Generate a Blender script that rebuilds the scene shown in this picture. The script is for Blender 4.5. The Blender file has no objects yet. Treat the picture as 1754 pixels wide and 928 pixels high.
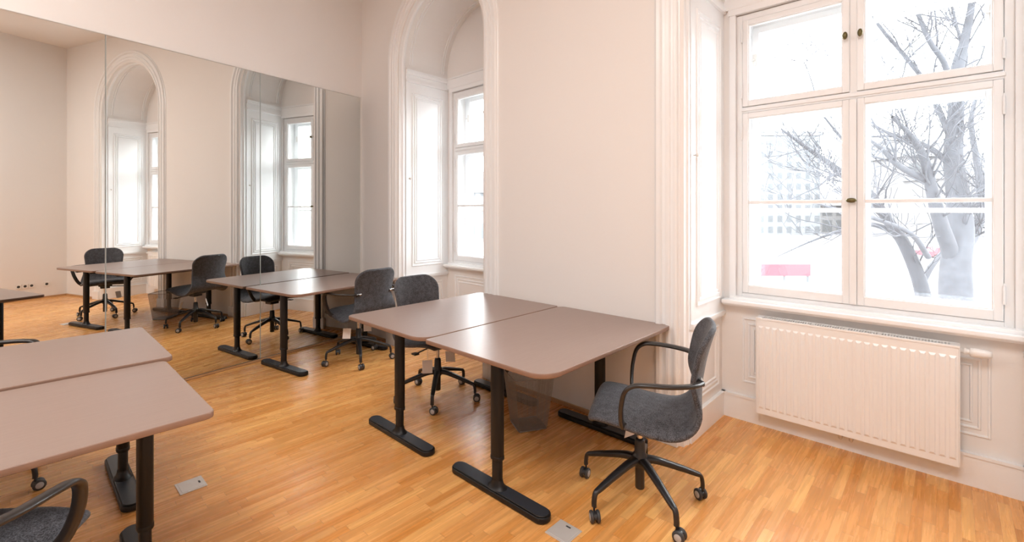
import bpy, bmesh, math, random
import numpy as np
from mathutils import Vector, Matrix
PI = math.pi
random.seed(7)
scene = bpy.context.scene
COL = scene.collection

# ------------------------------------------------------------------ materials
def new_mat(name):
    m = bpy.data.materials.new(name); m.use_nodes = True
    nt = m.node_tree; b = nt.nodes['Principled BSDF']
    return m, nt, b
def N(nt, t, **kw):
    n = nt.nodes.new(t)
    for k, v in kw.items(): setattr(n, k, v)
    return n
def plain(name, col, rough=.5, metal=0, bump=0, bscale=60, spec=.5, coat=0, var=0, vscale=3):
    m, nt, b = new_mat(name)
    b.inputs['Base Color'].default_value = (*col, 1)
    b.inputs['Roughness'].default_value = rough
    b.inputs['Metallic'].default_value = metal
    b.inputs['Specular IOR Level'].default_value = spec
    b.inputs['Coat Weight'].default_value = coat
    tc = N(nt, 'ShaderNodeTexCoord')
    if bump:
        nz = N(nt, 'ShaderNodeTexNoise'); nz.inputs['Scale'].default_value = bscale; nz.inputs['Detail'].default_value = 4
        bp = N(nt, 'ShaderNodeBump'); bp.inputs['Strength'].default_value = bump; bp.inputs['Distance'].default_value = .002
        nt.links.new(tc.outputs['Object'], nz.inputs['Vector']); nt.links.new(nz.outputs['Fac'], bp.inputs['Height'])
        nt.links.new(bp.outputs['Normal'], b.inputs['Normal'])
    if var:
        nz = N(nt, 'ShaderNodeTexNoise'); nz.inputs['Scale'].default_value = vscale; nz.inputs['Detail'].default_value = 5
        mx = N(nt, 'ShaderNodeMix', data_type='RGBA')
        mx.inputs[6].default_value = (*[c*(1-var) for c in col], 1); mx.inputs[7].default_value = (*[min(1, c*(1+var)) for c in col], 1)
        nt.links.new(tc.outputs['Object'], nz.inputs['Vector']); nt.links.new(nz.outputs['Fac'], mx.inputs[0])
        nt.links.new(mx.outputs[2], b.inputs['Base Color'])
    return m

M = {}
M['wall'] = plain('wall_paint', (.80, .783, .77), .85, bump=.25, bscale=35, var=.012, vscale=1.5)
M['ceil'] = plain('ceiling_paint', (.84, .82, .80), .9, bump=.1, bscale=40)
M['trim'] = plain('trim_lacquer', (.84, .85, .86), .28, bump=.12, bscale=9, spec=.5)
M['sash'] = plain('sash_lacquer', (.81, .82, .83), .32, bump=.15, bscale=14)
M['radiator'] = plain('radiator_enamel', (.82, .81, .80), .3, bump=.02, bscale=30)
M['black'] = plain('black_powder_coat', (.009, .008, .008), .42, bump=.15, bscale=400, spec=.3)
M['blackfoot'] = plain('black_steel_cover', (.028, .032, .04), .34, bump=.12, bscale=350)
M['plastic'] = plain('black_plastic', (.014, .0135, .015), .36)
M['armrest'] = plain('armrest_plastic', (.020, .017, .016), .3, bump=.05, bscale=120)
M['chrome'] = plain('chrome_steel', (.62, .60, .58), .22, metal=1)
M['tyre'] = plain('caster_tyre', (.035, .035, .037), .5)
M['hubgrey'] = plain('caster_grey', (.42, .41, .41), .35)
M['paper'] = plain('tag_paper', (.83, .79, .77), .8, var=.03, vscale=30)
M['brass'] = plain('aged_brass', (.14, .115, .05), .4, metal=.7, var=.3, vscale=60)
M['plate'] = plain('brushed_plate', (.66, .63, .60), .38, metal=.35, bump=.05, bscale=200)
M['socket'] = plain('socket_plastic', (.80, .78, .76), .35)
M['dark'] = plain('dark_recess', (.03, .03, .03), .7)
M['woodstrip'] = plain('skirting_oak', (.50, .30, .15), .4, var=.25, vscale=8)
M['wire'] = plain('bin_wire', (.30, .28, .27), .4, metal=.5)
M['bark'] = plain('tree_bark', (.048, .052, .062), .9, bump=.8, bscale=12, var=.35, vscale=6)
M['snow'] = plain('pale_ground', (.30, .30, .30), .9, var=.12, vscale=.25)
M['road'] = plain('pale_asphalt', (.085, .09, .095), .9, var=.08, vscale=.5)
M['hedge'] = plain('dull_hedge', (.075, .08, .075), .9, bump=1, bscale=8, var=.4, vscale=4)
M['redpaint'] = plain('red_panel_paint', (.24, .040, .055), .5, var=.1, vscale=2)
M['darkline'] = plain('joint_shadow_dark', (.10, .07, .05), .8)
M['roof'] = plain('roof_slate', (.075, .08, .09), .8, var=.1, vscale=1)
M['edge_glass'] = plain('mirror_edge', (.62, .68, .66), .25)

def mk_mirror():
    m, nt, b = new_mat('mirror_glass')
    b.inputs['Base Color'].default_value = (.85, .865, .845, 1)
    b.inputs['Metallic'].default_value = 1; b.inputs['Roughness'].default_value = 0.0
    return m
M['mirror'] = mk_mirror()

def mk_glass():
    m = bpy.data.materials.new('window_glass'); m.use_nodes = True; nt = m.node_tree; nt.nodes.clear()
    out = N(nt, 'ShaderNodeOutputMaterial'); mix = N(nt, 'ShaderNodeMixShader'); tr = N(nt, 'ShaderNodeBsdfTransparent'); gl = N(nt, 'ShaderNodeBsdfGlossy')
    lw = N(nt, 'ShaderNodeLayerWeight'); lw.inputs['Blend'].default_value = .5
    pw = N(nt, 'ShaderNodeMath', operation='POWER'); pw.inputs[1].default_value = 5
    fr = N(nt, 'ShaderNodeMath', operation='MULTIPLY_ADD'); fr.inputs[1].default_value = .9; fr.inputs[2].default_value = .04
    nt.links.new(lw.outputs['Facing'], pw.inputs[0]); nt.links.new(pw.outputs[0], fr.inputs[0])
    tr.inputs['Color'].default_value = (.985, .992, .992, 1); gl.inputs['Roughness'].default_value = .01
    nt.links.new(fr.outputs[0], mix.inputs[0]); nt.links.new(tr.outputs[0], mix.inputs[1]); nt.links.new(gl.outputs[0], mix.inputs[2]); nt.links.new(mix.outputs[0], out.inputs[0])
    return m
M['glass'] = mk_glass()

def mk_fabric():
    m, nt, b = new_mat('heather_grey_fabric')
    tc = N(nt, 'ShaderNodeTexCoord')
    mp = N(nt, 'ShaderNodeMapping'); mp.inputs['Scale'].default_value = (1, 1, 1)
    n1 = N(nt, 'ShaderNodeTexNoise'); n1.inputs['Scale'].default_value = 260; n1.inputs['Detail'].default_value = 3
    n2 = N(nt, 'ShaderNodeTexNoise'); n2.inputs['Scale'].default_value = 38; n2.inputs['Detail'].default_value = 4
    ad = N(nt, 'ShaderNodeMath', operation='ADD'); 
    cr = N(nt, 'ShaderNodeValToRGB'); cr.color_ramp.elements[0].position = .75; cr.color_ramp.elements[0].color = (.013, .013, .016, 1)
    cr.color_ramp.elements[1].position = 1.25; cr.color_ramp.elements[1].color = (.110, .113, .130, 1)
    hf = N(nt, 'ShaderNodeMath', operation='MULTIPLY'); hf.inputs[1].default_value = 1.0
    bp = N(nt, 'ShaderNodeBump'); bp.inputs['Strength'].default_value = .5; bp.inputs['Distance'].default_value = .001
    L = nt.links.new
    L(tc.outputs['Object'], mp.inputs[0]); L(mp.outputs[0], n1.inputs['Vector']); L(mp.outputs[0], n2.inputs['Vector'])
    wa = N(nt, 'ShaderNodeMath', operation='MULTIPLY'); wa.inputs[1].default_value = 1.5; wb = N(nt, 'ShaderNodeMath', operation='MULTIPLY'); wb.inputs[1].default_value = .5
    L(n1.outputs['Fac'], wa.inputs[0]); L(n2.outputs['Fac'], wb.inputs[0]); L(wa.outputs[0], ad.inputs[0]); L(wb.outputs[0], ad.inputs[1]); L(ad.outputs[0], hf.inputs[0])
    mr = N(nt, 'ShaderNodeMapRange'); mr.inputs[1].default_value = .78; mr.inputs[2].default_value = 1.25
    cr.color_ramp.elements[0].position = 0; cr.color_ramp.elements[1].position = 1
    L(hf.outputs[0], mr.inputs[0]); L(mr.outputs[0], cr.inputs[0]); L(cr.outputs[0], b.inputs['Base Color'])
    L(n1.outputs['Fac'], bp.inputs['Height']); L(bp.outputs[0], b.inputs['Normal'])
    b.inputs['Roughness'].default_value = .75
    b.inputs['Sheen Weight'].default_value = .15; b.inputs['Sheen Roughness'].default_value = .4
    return m
M['fabric'] = mk_fabric()

def mk_top():
    m, nt, b = new_mat('brown_desk_veneer'); L = nt.links.new
    tc = N(nt, 'ShaderNodeTexCoord'); mp = N(nt, 'ShaderNodeMapping'); mp.inputs['Scale'].default_value = (60, 3, 20)
    n1 = N(nt, 'ShaderNodeTexNoise'); n1.inputs['Scale'].default_value = 2; n1.inputs['Detail'].default_value = 6
    mx = N(nt, 'ShaderNodeMix', data_type='RGBA')
    mx.inputs[6].default_value = (.265, .187, .155, 1); mx.inputs[7].default_value = (.315, .228, .192, 1)
    L(tc.outputs['Object'], mp.inputs[0]); L(mp.outputs[0], n1.inputs['Vector']); L(n1.outputs['Fac'], mx.inputs[0]); L(mx.outputs[2], b.inputs['Base Color'])
    b.inputs['Roughness'].default_value = .34; b.inputs['Specular IOR Level'].default_value = .75
    bp = N(nt, 'ShaderNodeBump'); bp.inputs['Strength'].default_value = .06; bp.inputs['Distance'].default_value = .001
    L(n1.outputs['Fac'], bp.inputs['Height']); L(bp.outputs[0], b.inputs['Normal'])
    return m
M['top'] = mk_top()
M['topedge'] = plain('desk_edge_band', (.235, .140, .098), .4, var=.15, vscale=20)

def mk_floor():
    m, nt, b = new_mat('oak_strip_parquet'); L = nt.links.new
    def math_(op, a, c=None):
        n = N(nt, 'ShaderNodeMath', operation=op)
        for i, v in enumerate((a, c)):
            if v is None: continue
            if isinstance(v, (int, float)): n.inputs[i].default_value = v
            else: L(v, n.inputs[i])
        return n.outputs[0]
    tc = N(nt, 'ShaderNodeTexCoord'); sp = N(nt, 'ShaderNodeSeparateXYZ'); L(tc.outputs['Object'], sp.inputs[0])
    W_, LN = .042, .40
    xs = math_('DIVIDE', sp.outputs[0], W_); i = math_('FLOOR', xs)
    wn = N(nt, 'ShaderNodeTexWhiteNoise', noise_dimensions='1D'); L(i, wn.inputs['W'])
    yo = math_('ADD', math_('DIVIDE', sp.outputs[1], LN), math_('MULTIPLY', wn.outputs['Value'], 1.0))
    j = math_('FLOOR', yo)
    cb = N(nt, 'ShaderNodeCombineXYZ'); L(i, cb.inputs[0]); L(j, cb.inputs[1])
    w2 = N(nt, 'ShaderNodeTexWhiteNoise', noise_dimensions='3D'); L(cb.outputs[0], w2.inputs['Vector'])
    cr = N(nt, 'ShaderNodeValToRGB'); e = cr.color_ramp.elements
    e[0].position = 0; e[0].color = (.60, .250, .060, 1); e[1].position = 1; e[1].color = (.77, .405, .130, 1)
    k = e.new(.35); k.color = (.65, .300, .088, 1); k = e.new(.75); k.color = (.70, .345, .112, 1)
    L(w2.outputs['Value'], cr.inputs[0])
    # grain
    mp = N(nt, 'ShaderNodeMapping'); mp.inputs['Scale'].default_value = (70, 3.2, 1); L(tc.outputs['Object'], mp.inputs[0])
    off = N(nt, 'ShaderNodeVectorMath', operation='ADD'); L(mp.outputs[0], off.inputs[0])
    sc = N(nt, 'ShaderNodeVectorMath', operation='SCALE'); L(w2.outputs['Color'], sc.inputs[0]); sc.inputs['Scale'].default_value = 40
    L(sc.outputs[0], off.inputs[1])
    g = N(nt, 'ShaderNodeTexNoise'); g.inputs['Scale'].default_value = 1.0; g.inputs['Detail'].default_value = 5; L(off.outputs[0], g.inputs['Vector'])
    mr = N(nt, 'ShaderNodeMapRange'); mr.inputs[1].default_value = .3; mr.inputs[2].default_value = .7; mr.inputs[3].default_value = .90; mr.inputs[4].default_value = 1.22; L(g.outputs['Fac'], mr.inputs[0])
    mu = N(nt, 'ShaderNodeVectorMath', operation='SCALE'); L(cr.outputs[0], mu.inputs[0]); L(mr.outputs[0], mu.inputs['Scale'])
    # joints
    fx = math_('ABSOLUTE', math_('SUBTRACT', math_('FRACT', xs), .5)); fy = math_('ABSOLUTE', math_('SUBTRACT', math_('FRACT', yo), .5))
    jx = math_('GREATER_THAN', fx, .488); jy = math_('GREATER_THAN', fy, .497)
    jj = math_('MAXIMUM', jx, jy)
    mx = N(nt, 'ShaderNodeMix', data_type='RGBA'); L(math_('MULTIPLY', jj, .5), mx.inputs[0]); L(mu.outputs[0], mx.inputs[6]); mx.inputs[7].default_value = (.24, .10, .035, 1)
    L(mx.outputs[2], b.inputs['Base Color'])
    bp = N(nt, 'ShaderNodeBump'); bp.inputs['Strength'].default_value = .15; bp.inputs['Distance'].default_value = .001; bp.invert = True
    L(jj, bp.inputs['Height']); L(bp.outputs[0], b.inputs['Normal'])
    r2 = N(nt, 'ShaderNodeMapRange'); r2.inputs[3].default_value = .20; r2.inputs[4].default_value = .34; L(g.outputs['Fac'], r2.inputs[0]); L(r2.outputs[0], b.inputs['Roughness'])
    b.inputs['Specular IOR Level'].default_value = .55
    return m
M['floor'] = mk_floor()

def mk_facade(name, c1, c2, sx, sz):
    m, nt, b = new_mat(name); L = nt.links.new
    tc = N(nt, 'ShaderNodeTexCoord'); mp = N(nt, 'ShaderNodeMapping'); mp.inputs['Rotation'].default_value = (PI/2, 0, 0)
    L(tc.outputs['Object'], mp.inputs[0])
    br = N(nt, 'ShaderNodeTexBrick'); br.offset = 0; br.inputs['Color1'].default_value = (*c2, 1); br.inputs['Color2'].default_value = (*[c*.85 for c in c2], 1); br.inputs['Mortar'].default_value = (*c1, 1)
    br.inputs['Scale'].default_value = 1; br.inputs['Brick Width'].default_value = sx; br.inputs['Row Height'].default_value = sz; br.inputs['Mortar Size'].default_value = .45
    L(mp.outputs[0], br.inputs['Vector']); L(br.outputs['Color'], b.inputs['Base Color']); b.inputs['Roughness'].default_value = .8
    return m
M['tower'] = mk_facade('tower_facade', (.135, .145, .155), (.08, .09, .10), 1.9, 2.2)
M['house'] = mk_facade('house_facade', (.15, .15, .155), (.08, .088, .095), 3.0, 3.4)

# ------------------------------------------------------------------ mesh helpers
class MB:
    def __init__(s): s.v = []; s.f = []; s.mi = []; s.sm = []
    def add(s, vs, fs, mi=0, smooth=False):
        o = len(s.v); s.v += [tuple(p) for p in vs]
        for f in fs: s.f.append(tuple(i+o for i in f)); s.mi.append(mi); s.sm.append(smooth)
    def box(s, x0, x1, y0, y1, z0, z1, mi=0, bev=0, T=None):
        if bev > 0:
            bm = bmesh.new(); bmesh.ops.create_cube(bm, size=1)
            for v in bm.verts: v.co = Vector(((x0+x1)/2+v.co.x*(x1-x0), (y0+y1)/2+v.co.y*(y1-y0), (z0+z1)/2+v.co.z*(z1-z0)))
            bmesh.ops.bevel(bm, geom=bm.edges[:], offset=bev, segments=2, affect='EDGES', profile=.6)
            bm.verts.index_update()
            vs = [v.co.copy() for v in bm.verts]; fs = [[v.index for v in f.verts] for f in bm.faces]; bm.free()
        else:
            vs = [Vector(p) for p in ((x0,y0,z0),(x1,y0,z0),(x1,y1,z0),(x0,y1,z0),(x0,y0,z1),(x1,y0,z1),(x1,y1,z1),(x0,y1,z1))]
            fs = [(0,3,2,1),(4,5,6,7),(0,1,5,4),(1,2,6,5),(2,3,7,6),(3,0,4,7)]
        if T: vs = [T @ v for v in vs]
        s.add(vs, fs, mi)
    def lathe(s, prof, n=24, mi=0, T=None, smooth=True, cap=True):
        vs = []; fs = []
        for r, z in prof:
            for k in range(n):
                a = 2*PI*k/n; vs.append(Vector((r*math.cos(a), r*math.sin(a), z)))
        for i in range(len(prof)-1):
            for k in range(n):
                k2 = (k+1) % n; fs.append((i*n+k, i*n+k2, (i+1)*n+k2, (i+1)*n+k))
        if T: vs = [T @ v for v in vs]
        s.add(vs, fs, mi, smooth)
        if cap:
            s.add(vs[:n], [tuple(range(n-1, -1, -1))], mi); s.add(vs[-n:], [tuple(range(n))], mi)
    def prism(s, pts, z0, z1, bev=0, mi_top=0, mi_side=0, T=None):
        # pts: ccw outline in xy
        n = len(pts); P = [Vector((p[0], p[1], 0)) for p in pts]
        def inset(d):
            o = []
            for i in range(n):
                a = (P[i]-P[i-1]).normalized(); b = (P[(i+1) % n]-P[i]).normalized()
                t = (a+b).normalized(); nn = Vector((-t.y, t.x, 0)); c = max(.3, a.dot(t)); o.append(P[i]+nn*d/c)
            return o
        rings = []
        if bev > 0:
            for d, z in ((bev, z0), (bev*.3, z0+bev*.3), (0, z0+bev), (0, z1-bev), (bev*.3, z1-bev*.3), (bev, z1)):
                rings.append([Vector((p.x, p.y, z)) for p in inset(d)])
        else:
            rings = [[Vector((p.x, p.y, z)) for p in P] for z in (z0, z1)]
        vs = [p for r in rings for p in r]
        if T: vs = [T @ v for v in vs]
        fs = [(k*n+i, k*n+(i+1) % n, (k+1)*n+(i+1) % n, (k+1)*n+i) for k in range(len(rings)-1) for i in range(n)]
        s.add(vs, fs, mi_side, bev > 0)
        s.add(vs[:n], [tuple(range(n-1, -1, -1))], mi_side); s.add(vs[-n:], [tuple(range(n))], mi_top)
    def tube(s, path, rad, n=10, mi=0, cap=True):
        # round tube; rad float or list
        pts = [Vector(p) for p in path]; m = len(pts); R = rad if isinstance(rad, (list, tuple)) else [rad]*m
        vs = []; up = Vector((0, 0, 1))
        prev = None
        for i in range(m):
            t = (pts[min(i+1, m-1)]-pts[max(i-1, 0)]).normalized()
            if prev is None:
                a = t.cross(up) if abs(t.dot(up)) < .95 else t.cross(Vector((1, 0, 0)))
            else: a = prev - t*prev.dot(t)
            a.normalize(); prev = a; b = t.cross(a)
            for k in range(n):
                q = 2*PI*k/n; vs.append(pts[i]+(a*math.cos(q)+b*math.sin(q))*R[i])
        fs = [(i*n+k, i*n+(k+1) % n, (i+1)*n+(k+1) % n, (i+1)*n+k) for i in range(m-1) for k in range(n)]
        s.add(vs, fs, mi, True)
        if cap: s.add(vs[:n], [tuple(range(n-1, -1, -1))], mi); s.add(vs[-n:], [tuple(range(n))], mi)
    def ribbon(s, path, secs, sidev, mi=0, n=12, ex=3.0):
        # superellipse section sweep; secs: (w,h) per point or single; sidev(i,t)->width direction
        pts = [Vector(p) for p in path]; m = len(pts)
        vs = []
        for i in range(m):
            t = (pts[min(i+1, m-1)]-pts[max(i-1, 0)]).normalized()
            a = sidev(i, t); a = (a-t*a.dot(t)).normalized(); b = t.cross(a)
            w, h = secs[i] if isinstance(secs, list) else secs
            for k in range(n):
                q = 2*PI*k/n; c, d = math.cos(q), math.sin(q)
                vs.append(pts[i]+a*(w/2)*math.copysign(abs(c)**(2/ex), c)+b*(h/2)*math.copysign(abs(d)**(2/ex), d))
        fs = [(i*n+k, i*n+(k+1) % n, (i+1)*n+(k+1) % n, (i+1)*n+k) for i in range(m-1) for k in range(n)]
        s.add(vs, fs, mi, True)
        s.add(vs[:n], [tuple(range(n-1, -1, -1))], mi); s.add(vs[-n:], [tuple(range(n))], mi)
    def build(s, name, mats, parent=None, loc=None, fix=True):
        me = bpy.data.meshes.new(name); me.from_pydata(s.v, [], s.f)
        if not isinstance(mats, (list, tuple)): mats = [mats]
        for m in mats: me.materials.append(m)
        me.polygons.foreach_set('material_index', s.mi); me.polygons.foreach_set('use_smooth', s.sm)
        if fix:
            bm = bmesh.new(); bm.from_mesh(me); bmesh.ops.recalc_face_normals(bm, faces=bm.faces[:]); bm.to_mesh(me); bm.free()
        me.update()
        o = bpy.data.objects.new(name, me); COL.objects.link(o)
        if parent: o.parent = parent
        if loc: o.location = loc
        return o

def spline(pts, n=8):
    P = [Vector(p) for p in pts]; P = [P[0]*2-P[1]]+P+[P[-1]*2-P[-2]]; out = []
    for i in range(1, len(P)-2):
        for k in range(n):
            t = k/n; a, b, c, d = P[i-1], P[i], P[i+1], P[i+2]
            out.append(.5*((2*b)+(c-a)*t+(2*a-5*b+4*c-d)*t*t+(3*b-a-3*c+d)*t**3))
    out.append(P[-2]); return out

def thing(name, label, cat, loc=(0, 0, 0), rz=0, group=None):
    o = bpy.data.objects.new(name, None); COL.objects.link(o); o.empty_display_size = .1
    o.location = loc; o.rotation_euler = (0, 0, rz); o['label'] = label; o['category'] = cat
    if group: o['group'] = group
    return o
def tag(o, label, cat, group=None, kind=None):
    o['label'] = label; o['category'] = cat
    if group: o['group'] = group
    if kind: o['kind'] = kind
    return o
def struct(o, label=None):
    o['kind'] = 'structure'
    if label: o['label'] = label
    return o

# ------------------------------------------------------------------ room dimensions
YW, YB = 2.673, 3.305          # room face of the window wall, back of the niches
XR, ZC = 1.28, 4.05            # right wall, ceiling
YREAR = -3.6
CNR = Vector((-4.834, YW)); MD = Vector((.1759, -.9844)).normalized(); MN = Vector((.9844, .1759)).normalized()
MANG = math.atan2(.1759, .9844)
NICHES = [dict(l=-4.10, r=-2.84, wl=-4.01, wr=-2.875), dict(l=-1.13, r=.285, wl=-1.04, wr=.235)]
ZSP = 2.90
WZ0, WZ1 = .80, 2.69

# floor, ceiling, walls
rear_x = CNR.x + MD.x*(YW-YREAR)/(-MD.y)
b = MB()
b.box(-5.2, XR+.2, YREAR-.1, 3.62, -.08, 0)
struct(b.build('floor', M['floor']), 'orange-brown oak strip floor')
b = MB(); b.box(-5.2, XR+.2, YREAR-.1, 3.62, ZC, ZC+.1)
struct(b.build('ceiling', M['ceil']), 'plain white ceiling')

# window wall with two arched niches
def arch_pts(l, r, off=0, n=40, z0=0.0):
    cx = (l+r)/2; R = (r-l)/2+off
    return [(cx-R, z0)]+[(cx-R*math.cos(PI*k/n), ZSP+R*math.sin(PI*k/n)) for k in range(n+1)]+[(cx+R, z0)]
CH = .03
def front_outline(y):
    pts = [(-5.15, 0)]
    for nc in NICHES: pts += arch_pts(nc['l'], nc['r'])
    pts += [(XR+.2, 0), (XR+.2, ZC), (-5.15, ZC)]
    return pts
b = MB(); o = front_outline(0); n = len(o)
vs = [(x, YW, z) for x, z in o]+[(x, YB, z) for x, z in o]
b.add(vs, [tuple(range(n)), tuple(range(2*n-1, n-1, -1))]+[(i, (i+1) % n, (i+1) % n+n, i+n) for i in range(n)])
xs = [-5.15]
for nc in NICHES: xs += [nc['wl'], nc['wr']]
xs.append(XR+.2)
for k in range(0, len(xs), 2): b.box(xs[k], xs[k+1], YB, 3.62, 0, ZC)
for nc in NICHES:
    b.box(nc['wl'], nc['wr'], YB, 3.62, 0, WZ0-.03); b.box(nc['wl'], nc['wr'], YB, 3.62, WZ1+.005, ZC)
struct(b.build('wall_back', M['wall'], fix=False), 'white window wall with two arched niches')
for p in bpy.data.objects['wall_back'].data.polygons: pass
bm = bmesh.new(); bm.from_mesh(bpy.data.objects['wall_back'].data); bmesh.ops.recalc_face_normals(bm, faces=bm.faces[:]); bm.to_mesh(bpy.data.objects['wall_back'].data); bm.free()

b = MB(); b.box(XR, XR+.15, YREAR-.1, YW, 0, ZC); struct(b.build('wall_right', M['wall']), 'plain white right wall with sockets')
b = MB(); b.box(-5.2, XR+.2, YREAR-.15, YREAR, 0, ZC); struct(b.build('wall_front', M['wall']), 'plain white wall behind the viewer')
def along(s, off, z): p = CNR+MD*s+MN*off; return Vector((p.x, p.y, z))
def prismbar(b, s0, s1, o0, o1, z0, z1, mi=0):
    vs = [along(s, o_, z) for z in (z0, z1) for s, o_ in ((s0, o0), (s1, o0), (s1, o1), (s0, o1))]
    b.add(vs, [(0, 3, 2, 1), (4, 5, 6, 7), (0, 1, 5, 4), (1, 2, 6, 5), (2, 3, 7, 6), (3, 0, 4, 7)], mi)
b = MB(); prismbar(b, -.02, 6.6, -.18, -.012, 0, ZC); struct(b.build('wall_left', M['wall']), 'white wall that carries the large mirror')

# mirror panels
ms = [(.03, 1.153), (1.158, 2.270), (2.275, 3.40)]
labs = ['right-hand mirror panel next to the room corner, reflecting the far niche window',
        'middle mirror panel, between two thin joints, reflecting the arched niches',
        'left-hand mirror panel, cut by the left edge, reflecting the ceiling corner']
for (s0, s1), lb in zip(ms, labs):
    t = thing('wall_mirror', lb, 'mirror', along((s0+s1)/2, 0, .024), 0, 'floor-standing mirror panels')
    L0 = t.location.copy()
    def loc_b(s0_, s1_, o0, o1, z0, z1, nm, mat):
        bb = MB(); prismbar(bb, s0_, s1_, o0, o1, z0, z1); bb.v = [tuple(Vector(v)-L0) for v in bb.v]; return bb.build(nm, mat, t)
    loc_b(s0, s1, -.0115, -.001, .024, 2.655, 'backing', M['edge_glass'])
    loc_b(s0+.0015, s1-.0015, -.0008, .0002, .0255, 2.6535, 'mirror_glass', M['mirror'])
b = MB(); prismbar(b, .02, 3.42, -.0118, .004, 0, .0035, 1); prismbar(b, .02, 3.42, -.0118, .006, .0035, .020, 0); prismbar(b, .02, 3.42, -.0118, .003, .020, .0238, 1)  # lower dark bar paints shadow at the strip's foot; upper bar, the joint gap
struct(b.build('baseboard_left', [M['woodstrip'], M['darkline']]), 'thin wooden strip under the mirror')
# thin dark cover line over mirror's top edge
b = MB(); prismbar(b, .02, 3.41, -.0118, .002, 2.6555, 2.659); struct(b.build('trim_7', M['plate']), 'thin metal edge along the top of the mirror')

# casings around niches: profile (offset outwards from jamb, y)
PROF = [(-.002, YW+.075), (-.010, YW+.06), (-.010, YW+.045), (.0, YW+.035), (.016, YW+.008), (.024, YW-.004), (.030, YW-.006), (.034, YW-.022), (.040, YW-.026), (.052, YW-.026), (.056, YW-.016), (.060, YW-.014), (.074, YW-.014), (.078, YW-.022),
        (.084, YW-.026), (.100, YW-.026), (.104, YW-.020), (.108, YW-.011), (.128, YW-.011), (.132, YW-.020), (.138, YW-.028), (.160, YW-.028), (.168, YW-.022), (.172, YW-.010), (.182, YW-.006), (.184, YW+.001)]
def casing(nc, name):
    b = MB(); npf = len(PROF); vs = []; cols = 0
    base = [(o_, y) for o_, y in PROF]
    path = []
    cx = (nc['l']+nc['r'])/2; R0 = (nc['r']-nc['l'])/2
    nA = 64
    for k in range(nA+3):
        for o_, y in base:
            R = R0+o_
            if k == 0: p = (cx-R, y, 0)
            elif k == nA+2: p = (cx+R, y, 0)
            else:
                a = PI*(k-1)/nA; p = (cx-R*math.cos(a), y, ZSP+R*math.sin(a))
            vs.append(p)
    fs = [(k*npf+i, k*npf+i+1, (k+1)*npf+i+1, (k+1)*npf+i) for k in range(nA+2) for i in range(npf-1)]
    b.add(vs, fs)
    # plinth blocks
    for sx, xe in ((-1, nc['l']), (1, nc['r'])):
        a, c = sorted((xe+sx*.026, xe+sx*.19)); b.box(a, c, YW-.036, YW+.002, 0, .13, bev=.004)
    return struct(b.build(name, M['trim']), 'moulded white casing around the arched niche')
casing(NICHES[0], 'trim_1'); casing(NICHES[1], 'trim_2')

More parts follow.
